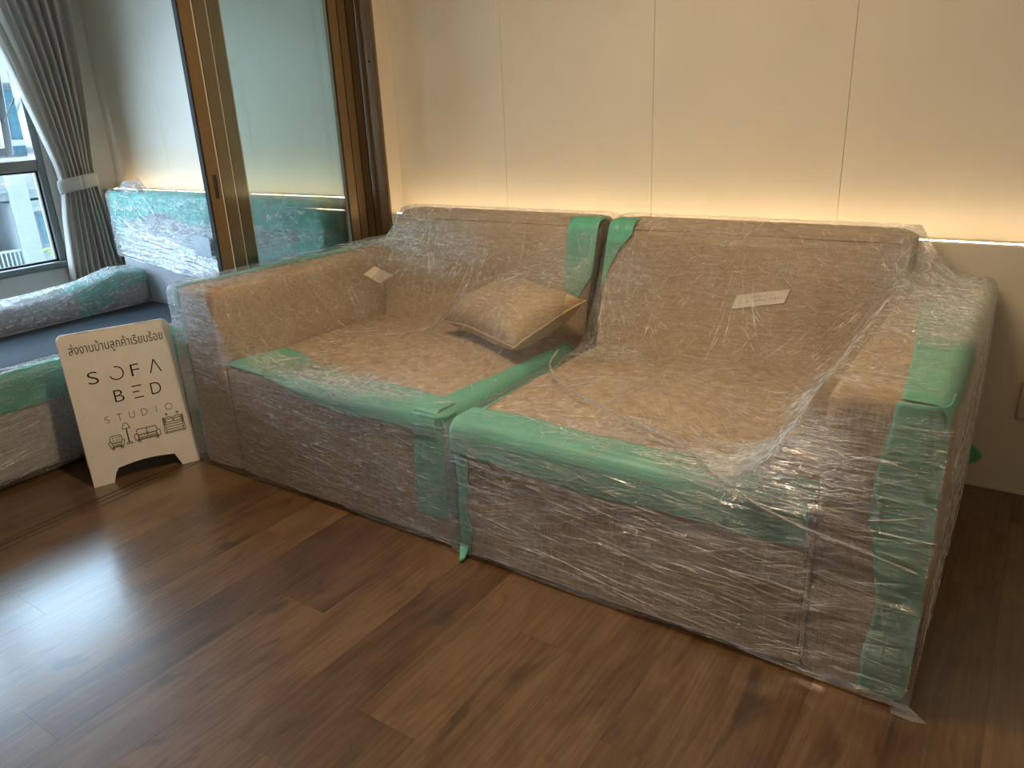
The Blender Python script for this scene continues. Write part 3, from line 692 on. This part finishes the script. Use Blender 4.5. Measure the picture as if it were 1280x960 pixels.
# left-hand section
LX0, LX1, LYF = -1.642, -.397, -1.198
sl, dl = make_sofa('sofa', LX0, LX1, -1, LYF, 'beige linen sofa section under clear film, with its arm beside the glass doors', None)
foam_edge(sl, (-1.41, LYF, HS_), (LX1 - .02, LYF, HS_), (0, 1, 0), (0, 0, -1), .03, [(0, .05), (.05, .24), (.15, .22), (.3, .16), (.55, .11), (.8, .12), (1, .09)], [(0, -.008), (.3, .010), (.6, .052), (1, .05)], seed=11, n=80, off=.011, label=f1, amp=.002)
foam_edge(sl, (LX1, LYF, .09), (LX1, LYF, HS_), (-1, 0, 0), (0, 1, 0), .03, [.11, .115, .105, .11], [.05, .05, .05], seed=12, off=.005, label=f1)
foam_edge(sl, (LX1, LYF, .09), (LX1, LYF, HS_ + .004), (-1, 0, 0), (0, 1, 0), .03, [.06, .065, .075, .07], [.05, .05, .05], seed=16, off=.008, label=f1)
foam_edge(sl, (LX1, LYF, HS_), (LX1, -.42, HS_), (-1, 0, 0), (0, 0, -1), .03, [.10, .08, .06, .05, .03], [.10, .10, .08], seed=13, off=.005, label=f1)
foam_edge(sl, (LX0, LYF, HA), (LX0, -.06, HA), (1, 0, 0), (0, 0, -1), .03, [.03, .06, .09, .10, .08], [.10, .11, .10], seed=14, n=60, off=.004, label=f1)
foam_edge(sl, (LX0, LYF, .02), (LX0, LYF, HA), (1, 0, 0), (0, 1, 0), .03, [.012, .015, .012], [.06, .07, .06], seed=15, off=.004, label=f1)
foam_edge(sl, (LX1 - .125, -.210, .864), (LX1 + .004, -.210, .864), (0, 1, 0), (0, -.29, -.96), .03, [.07, .09, .08], [(0, .05), (.12, .24), (.3, .31), (.6, .29), (1, .20)], off=.003, seed=9, n=24, m=30, amp=.0015, label=f1)
# cushion on the left seat
CU = np.array([-.615, -.50]); CZ = .455
def cushion_mesh():
    n = 26; V = []; F = []
    for sgn in (1, -1):
        for i in range(n):
            for j in range(n):
                u, w = -1 + 2 * i / (n - 1), -1 + 2 * j / (n - 1)
                px = u * (1 - .10 * (1 - w * w) * abs(u)); py = w * (1 - .10 * (1 - u * u) * abs(w))
                th = sgn * .085 * max(0, (1 - u ** 4) * (1 - w ** 4)) ** .55 + .004 * math.sin(5 * u + 3 * w)
                V.append((px * .25, py * .165, th))
    F = grid_faces(n, n) + [[q + n * n for q in f[::-1]] for f in grid_faces(n, n)]
    return np.array(V), F
cv, cf = cushion_mesh(); tl_, rz_ = math.radians(19), math.radians(-22)
Rm = np.array((Matrix.Rotation(rz_, 3, 'Z') @ Matrix.Rotation(tl_, 3, 'X')))
cw = cv @ Rm.T; cc = np.array([CU[0], CU[1], 0]); cc[2] = .452 - cw[:, 2].min(); cw = cw + cc
co = obj('scatter_cushion', (cw - [cc[0], cc[1], .452], cf), 'fabric', None, True); co.location = (cc[0], cc[1], .452)
tag(co, 'beige square cushion lying on the film-wrapped sofa seat', 'cushion')
bmx = co.data
bm = bmesh.new(); bm.from_mesh(bmx); bmesh.ops.remove_doubles(bm, verts=bm.verts, dist=.003); bmesh.ops.recalc_face_normals(bm, faces=bm.faces); bm.to_mesh(bmx); bm.free()
bmx.polygons.foreach_set('use_smooth', [True] * len(bmx.polygons))
rim = []
for a in np.linspace(0, 4, 81):
    k = int(a) % 4; f = a - int(a); u, w = [(-1 + 2 * f, -1), (1, -1 + 2 * f), (1 - 2 * f, 1), (-1, 1 - 2 * f)][k]
    px = u * (1 - .10 * (1 - w * w) * abs(u)); py = w * (1 - .10 * (1 - u * u) * abs(w))
    rim.append(Rm @ np.array([px * .252, py * .167, .004 * math.sin(5 * u + 3 * w)]) + cc)
obj('piping', tube(rim, .004, 6), 'fabric', co, True)
def cushion_height(XX, YY):
    out = np.zeros_like(XX)
    hi = cw[cw[:, 2] > cc[2] - .2]
    for p in cw[::3]:
        i = (np.abs(XX - p[0]) < .012) & (np.abs(YY - p[1]) < .012); out[i] = np.maximum(out[i], p[2])
    return out
blobsL = [(-1.2, -.28, .72, (.35, .15, .16), 2.4), (-.95, -1.14, .46, (.45, .12, .08), 2.8), (-1.60, -1.2, .5, (.12, .1, .4), 1.0), (-1.45, -.2, .75, (.25, .3, .15), 1.6), (-.5, -.35, .62, (.25, .2, .2), 1.2), (-1.38, -.6, .6, (.12, .6, .2), .5)]
make_film(sl, LX0, LX1, dl, LYF, -1, 33, blobsL, cushion=cushion_height)
paper(sl, [(-1.362, -.500, .640), (-1.362, -.408, .582), (-1.366, -.318, .600), (-1.366, -.426, .660)])

# ------------------------------------------------------------------ bed
bed = thing('bed_frame', (-2.9, -1.1, 0), 'grey upholstered bed frame wrapped in film behind the white sign', 'bed')
BX0, BX1, BYF = -3.72, -2.09, -2.15
hb = obj('headboard', rbox(-3.86, -1.94, -.165, -.02, .10, .865, .045, (40, 6, 20), soft(1, .002)), 'bed_fabric', bed, True)
obj('side_rail', rbox(BX1 - .115, BX1, BYF, -.166, .03, .425, .025, (6, 40, 12)), 'bed_fabric', bed, True)
obj('side_rail', rbox(BX0, BX0 + .115, BYF, -.166, .03, .36, .025, (6, 40, 12)), 'bed_fabric', bed, True)
obj('foot_rail', rbox(BX0 + .115, BX1 - .115, BYF, BYF + .10, .03, .425, .025, (30, 6, 12)), 'bed_fabric', bed, True)
obj('base_deck', box(BX0 + .115, BX1 - .115, BYF + .10, -.166, .17, .22, .008), 'dark_cloth', bed)
obj('rail_cover', box(BX1 - .12, BX1 - .012, BYF + .1, -.17, .4265, .432, .002), 'dark_cloth', bed)
for fx in (BX0 + .06, BX1 - .06):
    for fy in (BYF + .08, -.25): obj('leg', box(fx - .03, fx + .03, fy - .03, fy + .03, 0, .034), 'dark', bed)
def wrap_box(parent, x0, x1, y0, y1, z0, z1, nn, seed, amp, lay, mat='film_bed', name='plastic_wrap', skew=None, r=.04, k=26, anis=(1, 1, 1), keep=None, label=None, thick=None):
    P, F = rbox(x0, x1, y0, y1, z0, z1, r, nn)
    c = np.array([(x0 + x1) / 2, (y0 + y1) / 2, (z0 + z1) / 2]); n = P - np.clip(P, [x0 + r, y0 + r, z0 + r], [x1 - r, y1 - r, z1 - r]); n /= np.maximum(np.linalg.norm(n, axis=1, keepdims=True), 1e-9)
    w = wrinkle(P * np.array(anis), seed, amp, k, 8); P = P + n * (np.abs(w) + .001)[:, None]
    if skew is not None: P = skew(P)
    if keep is not None:
        kv = keep(P); F = [f for f in F if all(kv[i] for i in f)]; used = sorted({i for f in F for i in f}); mp = {a: b for b, a in enumerate(used)}
        P = P[used]; F = [[mp[i] for i in f] for f in F]
    o = obj(name, (P, F), mat, parent, True)
    if 'film' in mat: set_layers(o, (lay(P) if callable(lay) else lay) * (.7 + .6 * np.abs(wrinkle(P, seed + 3, 1.0, 15, 5))))
    if label: o['label'] = label
    if thick: solid(o, thick)
    return o
# headboard: foam along the top edge, film wound round with a slanting lower hem
wrap_box(bed, -3.868, -1.93, -.172, -.012, .60, .885, (90, 8, 24), 41, .014, 1, 'foam_bed', 'foam_cover', keep=lambda P: P[:, 2] > .74 + .03 * np.sin(P[:, 0] * 9) - .11 * (P[:, 0] < -3.70) - .25 * (P[:, 0] > -2.16), label='turquoise foam sheet')
wrap_box(bed, -3.88, -1.92, -.178, -.006, .30, .895, (150, 8, 70), 42, .020, lambda P: np.where(P[:, 2] > .74, 1.1, 2.0), keep=lambda P: P[:, 2] > .49 - .10 * (P[:, 0] + 3.86), k=34, anis=(.45, 1, 1.5), label='shiny crumpled stretch film')
g = np.random.default_rng(77); lines = []
for _ in range(900):
    xx0 = g.uniform(-3.8, -2.0); zl = .50 - .10 * (xx0 + 3.86); z0 = g.uniform(zl, .87); low_ = z0 < zl + .2; ln = g.gamma(2, .09 if low_ else .022) + .015; sl = -.10 + g.normal() * (.03 if low_ else .8); tt = np.linspace(-.5, .5, max(4, int(ln / .02))) * ln
    zz = z0 + tt * sl + .004 * np.sin(tt * 30 + g.uniform(0, 6)); xx = xx0 + tt
    if zz.max() > .885 or zz.min() < .2 or xx.min() < -3.86 or xx.max() > -1.95: continue
    lines.append((np.stack([xx, np.full_like(xx, -.188 - .006 * g.uniform()), zz], 1), g.uniform(.0008, .0030 if low_ else .002)))
crease_object(bed, lines)
# crumple standing on the headboard corner
V = []
for i in range(16):
    for j in range(12):
        a = i / 15; b = j / 11; V.append((-3.74 + .26 * a, -.13 + .05 * math.sin(9 * a + 4 * b) , .875 + .085 * b * math.sin(math.pi * a) ** .6 + .012 * math.sin(21 * a + 9 * b)))
o = obj('film_tuft', (V, grid_faces(16, 12)), 'film_bed', bed, True); set_layers(o, [1.4] * len(V))
obj('tape_patch', box(-2.99, -2.84, -.2045, -.203, .56, .665), 'tape', hb)
# foam and film on the far rail
def lump(P):
    P = P.copy(); y = P[:, 1]; up = np.interp(y, [-2.2, -1.2, -.85, -.55, -.35, -.16], [0, .0, .015, .035, .075, .055]); P[:, 2] += up * np.clip((P[:, 2] - .2) / .16, 0, 1); P[:, 0] += .05 * np.clip((y + .6) / .4, 0, 1) * np.sign(P[:, 0] - (BX0 + .06)) * .5; return P
wrap_box(bed, BX0 - .012, BX0 + .127, -.62, -.17, .12, .372, (8, 30, 16), 45, .010, 1, 'foam_bed', 'foam_cover', skew=lump, keep=lambda P: P[:, 2] > .29 - .07 * np.sin(P[:, 1] * 8), label='turquoise foam sheet')
wrap_box(bed, BX0 - .022, BX0 + .14, -2.10, -.18, .225, .378, (12, 110, 20), 46, .016, 2.1, skew=lump, k=24, anis=(1.4, .5, 1.4), label='shiny crumpled stretch film')
lines = []
for _ in range(420):
    y0 = g.uniform(-1.9, -.22); ln = g.gamma(2, .06) + .02; tt = np.linspace(-.5, .5, max(4, int(ln / .02))) * ln; sd = g.uniform(); off_ = g.uniform(0, 1)
    yy = y0 + tt; up = np.interp(yy, [-2.2, -1.2, -.85, -.55, -.35, -.16], [0, .0, .015, .035, .075, .055])
    if yy.max() > -.19: continue
    if sd < .5: zz = .385 + up + .004 * np.sin(tt * 25); xx = BX0 + .02 + .10 * off_ + tt * g.normal() * .2
    else: zz = .24 + .12 * off_ + up * off_ + tt * (g.normal() * .15 + .1); xx = np.full_like(yy, BX0 + .150 + .02 * np.clip((y0 + .6) / .4, 0, 1))
    lines.append((np.stack([xx, yy, zz], 1), g.uniform(.0008, .0028)))
crease_object(bed, lines)
# foam and film on the near rail
foam_edge(bed, (BX1, BYF, .425), (BX1, -.2, .425), (-1, 0, 0), (0, 0, -1), .025, [.03, .035, .03], [.12, .125, .13], seed=23, mat='foam_bed', off=.008, name='foam_cover', n=60, label='turquoise foam sheet')
def nr_keep(P): return (P[:, 0] > BX1 - .05) | (P[:, 2] < .3)
wrap_box(bed, BX1 - .130, BX1 + .016, -2.12, -.18, .014, .444, (10, 150, 46), 47, .006, 1.5, k=46, anis=(1, .35, 1.5), keep=nr_keep, label='clear stretch film')

lines = []
for _ in range(520):
    y0 = g.uniform(-2.05, -.3); ln = g.gamma(2, .06) + .02; tt = np.linspace(-.5, .5, max(4, int(ln / .02))) * ln; yy = y0 + tt; q = g.uniform()
    if yy.min() < -2.1 or yy.max() > -.2: continue
    if q < .35: zz = .447 + .001 * np.sin(tt * 40); xx = BX1 - .045 + .05 * g.uniform() + tt * g.normal() * .04; zz = np.full_like(yy, .4475)
    else: zz = np.clip(g.uniform(.04, .42) + tt * g.normal() * .12, .03, .43); xx = np.full_like(yy, BX1 + .0205)
    lines.append((np.stack([xx, yy, zz], 1), g.uniform(.0003, .0012)))
crease_object(bed, lines)

# ------------------------------------------------------------------ A-frame sign
BLp, BRp = np.array([-1.817, -1.566]), np.array([-1.672, -1.212]); SW, SH = .383, .576; rzs = math.atan2(*(BRp - BLp)[::-1])
sg = thing('sign_board', (BLp[0], BLp[1], 0), 'white folding sign board with black sofa shop lettering, standing on the door track', 'sign', rotz=rzs)
LEAN = math.radians(10); EU = np.array([1., 0, 0]); EV = np.array([0, math.sin(LEAN), math.cos(LEAN)]); EN = np.cross(EU, EV)   # EN points to the viewer (-y local)
def sheet_outline(h):
    o = [(0, 0), (.070, 0), (.083, .035), (.095, .052)]
    o += [(u, .052 + .010 * math.sin(math.pi * (u - .095) / .2)) for u in np.linspace(.11, .285, 8)] + [(.297, .052), (.309, .022), (.318, .0), (SW, 0)]
    rr = .022
    o += [(SW - rr + rr * math.cos(a), h - rr + rr * math.sin(a)) for a in np.linspace(0, math.pi / 2, 6)] + [(rr + rr * math.cos(a), h - rr + rr * math.sin(a)) for a in np.linspace(math.pi / 2, math.pi, 6)]
    return o
TH = .012
obj('front_board', prism(sheet_outline(SH), (0, 0, 0), EU, EV, -EN, TH), 'white_print', sg, local=True)
apex = EV * SH - EN * (TH + .002); EV2 = np.array([0, -math.sin(LEAN), math.cos(LEAN)]); EN2 = np.array([0, math.cos(LEAN), math.sin(LEAN)])
obj('rear_board', prism(sheet_outline(SH), apex - EV2 * SH + EN2 * .0, EU, EV2, EN2, TH), 'white_print', sg, local=True)
obj('top_edge', prism([(.012, 0), (SW - .012, 0), (SW - .012, TH * 2 + .002), (.012, TH * 2 + .002)], EV * (SH - .001), EU, -EN, EV, .0022), 'board_edge', sg, local=True)
for u in (.03, .11, .29): obj('edge_chip', prism([(0, 0), (.055, 0), (.05, .008), (.006, .008)], EV * (SH + .0012) + EU * u, EU, -EN, EV, .0004), 'dark', sg, local=True)
for u in (.07, .27): obj('hinge', prism([(0, 0), (.04, 0), (.04, .018), (0, .018)], EV * (SH + .0012) + EU * u - EN * .006, EU, -EN, EV, .0016), 'grey_frame', sg, local=True)
def surf(u, v, h=.0006): return EU * u + EV * v + EN * h
def stroke(lines, w, name, mat='ink'):
    V, F = [], []
    for ln in lines:
        for (a, b) in zip(ln[:-1], ln[1:]):
            a, b = np.array(a, float), np.array(b, float); d = b - a; l = np.linalg.norm(d)
            if l < 1e-6: continue
            d /= l; nn = np.array([-d[1], d[0]]) * w / 2; a2, b2 = a - d * w * .3, b + d * w * .3; k = len(V)
            V += [surf(*(a2 + nn)), surf(*(a2 - nn)), surf(*(b2 - nn)), surf(*(b2 + nn))]; F.append([k, k + 1, k + 2, k + 3])
    return obj(name, (V, F), mat, sg, local=True)
def text(txt, u, v, size, name, mat='ink', width=None, rot=0.0, off=-.0007):
    c = bpy.data.curves.new(name, 'FONT'); c.body = txt; c.size = size; c.resolution_u = 4; c.offset = off
    t = bpy.data.objects.new(name + '_tmp', c); COL.objects.link(t); bpy.context.view_layer.update()
    me = bpy.data.meshes.new_from_object(t.evaluated_get(bpy.context.evaluated_depsgraph_get())); bpy.data.objects.remove(t)
    co_ = np.array([q.co[:] for q in me.vertices]); x0, x1 = co_[:, 0].min(), co_[:, 0].max(); sx = (width / (x1 - x0)) if width else 1.0
    co_[:, 0] = (co_[:, 0] - x0) * sx
    P = np.array([surf(u + x, v + y) for x, y, _ in co_]); me.vertices.foreach_set('co', P.ravel()); me.update()
    return obj(name, me, mat, sg, local=True)
arc = lambda cx, cy, r, a0, a1, n=20: [(cx + r * math.cos(math.radians(a)), cy + r * math.sin(math.radians(a))) for a in np.linspace(a0, a1, n)]
text('ส่งงานบ้านลูกค้าเรียบร้อย', .030, .503, .047, 'thai_lettering', width=.322, off=0.0)
CH = .050
def letter(ch, u, v, wd=.036): text(ch, u, v, CH * 1.375, 'letter', width=wd)
letter('S', .068, .383); letter('F', .215, .383, .030)
stroke([arc(.165, .408, .024, 95, -160, 26)], .0042, 'letter'); stroke([[(.281, .383), (.300, .433), (.319, .383)]], .0045, 'letter')
letter('B', .139, .299, .034); letter('D', .268, .299, .037)
stroke([[(.206, .346), (.238, .346)], [(.206, .324), (.226, .324)], [(.206, .301), (.238, .301)]], .0042, 'letter')
for i, ch in enumerate('STUDIO'):
    u0 = .087 + .0435 * i
    if ch == 'O': stroke([arc(u0 + .011, .241, .0125, 0, 360, 24)], .0019, 'letter')
    elif ch == 'I': stroke([[(u0 + .009, .229), (u0 + .009, .254)]], .0019, 'letter')
    elif ch == 'S': stroke([arc(u0 + .010, .2475, .0062, 30, 270, 12) + arc(u0 + .010, .2352, .0062, 90, -150, 12)], .0019, 'letter')
    elif ch == 'T': stroke([[(u0, .254), (u0 + .020, .254)], [(u0 + .010, .254), (u0 + .010, .229)]], .0019, 'letter')
    elif ch == 'U': stroke([[(u0, .254), (u0, .238)] + arc(u0 + .009, .238, .009, 180, 360, 10) + [(u0 + .018, .254)]], .0019, 'letter')
    elif ch == 'D': stroke([[(u0, .229), (u0, .254), (u0 + .006, .254)] + arc(u0 + .007, .2415, .0125, 90, -90, 12) + [(u0, .229)]], .0019, 'letter')
# line drawings: armchair with lamp, sofa, bed
x, y = .086, .128; lw = .0024
rr = lambda a, b, w, h, r=.004: arc(a + w - r, b + h - r, r, 0, 90, 5) + arc(a + r, b + h - r, r, 90, 180, 5) + arc(a + r, b + r, r, 180, 270, 5) + arc(a + w - r, b + r, r, 270, 360, 5) + [(a + w, b + h - r)]
stroke([rr(x + .004, y + .020, .040, .028, .007), [(x + .004, y + .028), (x - .004, y + .026), (x - .004, y + .020), (x + .003, y + .004), (x + .045, y + .004), (x + .052, y + .020), (x + .052, y + .026), (x + .044, y + .028)],
        rr(x + .008, y + .012, .032, .009, .003), [(x + .008, y + .007), (x + .040, y + .007)], arc(x + .009, y - .001, .004, 0, 360, 8), arc(x + .039, y - .001, .004, 0, 360, 8),
        *[arc(x + a, y + b, .0012, 0, 360, 5) for a in (.014, .026, .035) for b in (.030, .040)],
        [(x + .052, y + .066), (x + .058, y + .080)] + arc(x + .066, y + .080, .008, 160, 20, 6) + [(x + .080, y + .066), (x + .052, y + .066)], [(x + .065, y + .066), (x + .065, y + .012)], [(x + .067, y + .066), (x + .067, y + .012)],
        [(x + .056, y + .006), (x + .060, y + .012), (x + .072, y + .012), (x + .078, y + .006), (x + .056, y + .006)]], lw, 'armchair_drawing')
x, y = .178, .134
stroke([rr(x + .006, y + .024, .036, .022, .006), rr(x + .042, y + .024, .036, .022, .006), rr(x + .010, y + .013, .032, .010, .003), rr(x + .042, y + .013, .032, .010, .003),
        rr(x - .004, y + .004, .013, .026, .006), rr(x + .075, y + .004, .013, .026, .006), [(x + .002, y + .004), (x + .082, y + .004)], [(x + .004, y + .008), (x + .080, y + .008)],
        rr(x + .006, y - .004, .008, .007, .003), rr(x + .070, y - .004, .008, .007, .003)], lw, 'sofa_drawing')
x, y = .284, .138
stroke([rr(x - .002, y, .006, .030, .003), rr(x + .068, y, .006, .030, .003), [(x + .002, y + .030), (x + .002, y + .062)], [(x + .070, y + .030), (x + .070, y + .062)], rr(x - .001, y + .034, .007, .028, .003), rr(x + .066, y + .034, .007, .028, .003),
        [(x + .006, y + .058), (x + .020, y + .064), (x + .036, y + .058), (x + .052, y + .064), (x + .066, y + .058)], rr(x + .008, y + .042, .028, .012, .004), rr(x + .037, y + .042, .028, .012, .004),
        [(x + .004, y + .034), (x + .068, y + .034)], [(x + .004, y + .024), (x + .068, y + .024)], [(x + .004, y + .014), (x + .068, y + .014)], [(x + .004, y + .005), (x + .068, y + .005)], [(x + .004, y), (x + .068, y)],
        arc(x + .016, y + .074, .004, 0, 360, 5), arc(x + .056, y + .074, .004, 0, 360, 5)], lw, 'bed_drawing')

# ------------------------------------------------------------------ wall socket
sk = thing('wall_socket', (1.055, -.004, .30), 'cream double wall socket on the dark lower wall', 'socket')
for z in (.262, .330):
    pl = obj('plate', box(1.008, 1.10, -.008, -.0005, z, z + .060, .003, 2), 'socket', sk)
    for dx in (.028, .064):
        for dz in (.022, .038): obj('slot', box(1.008 + dx - .002, 1.008 + dx + .002, -.0086, -.0078, z + dz - .005, z + dz + .005), 'dark', pl)

# ------------------------------------------------------------------ linear ceiling lamp above the sofa (out of the picture)
cl_ = thing('ceiling_lamp', (-.20, -1.50, ZC), 'long white linear lamp on the ceiling above the sofa', 'lamp')
obj('body', box(-.82, .42, -1.545, -1.455, ZC - .05, ZC - .0005, .006, 2), 'lamp_body', cl_)
ld = bpy.data.lights.new('ceiling_lamp_offscreen', 'AREA'); ld.shape = 'RECTANGLE'; ld.size = 1.2; ld.size_y = .07; ld.energy = CEILING_WATT; ld.color = (1, .77, .49)
lo_ = bpy.data.objects.new('ceiling_lamp_offscreen', ld); COL.objects.link(lo_); lo_.parent = cl_; lo_.location = (0, 0, -.052)
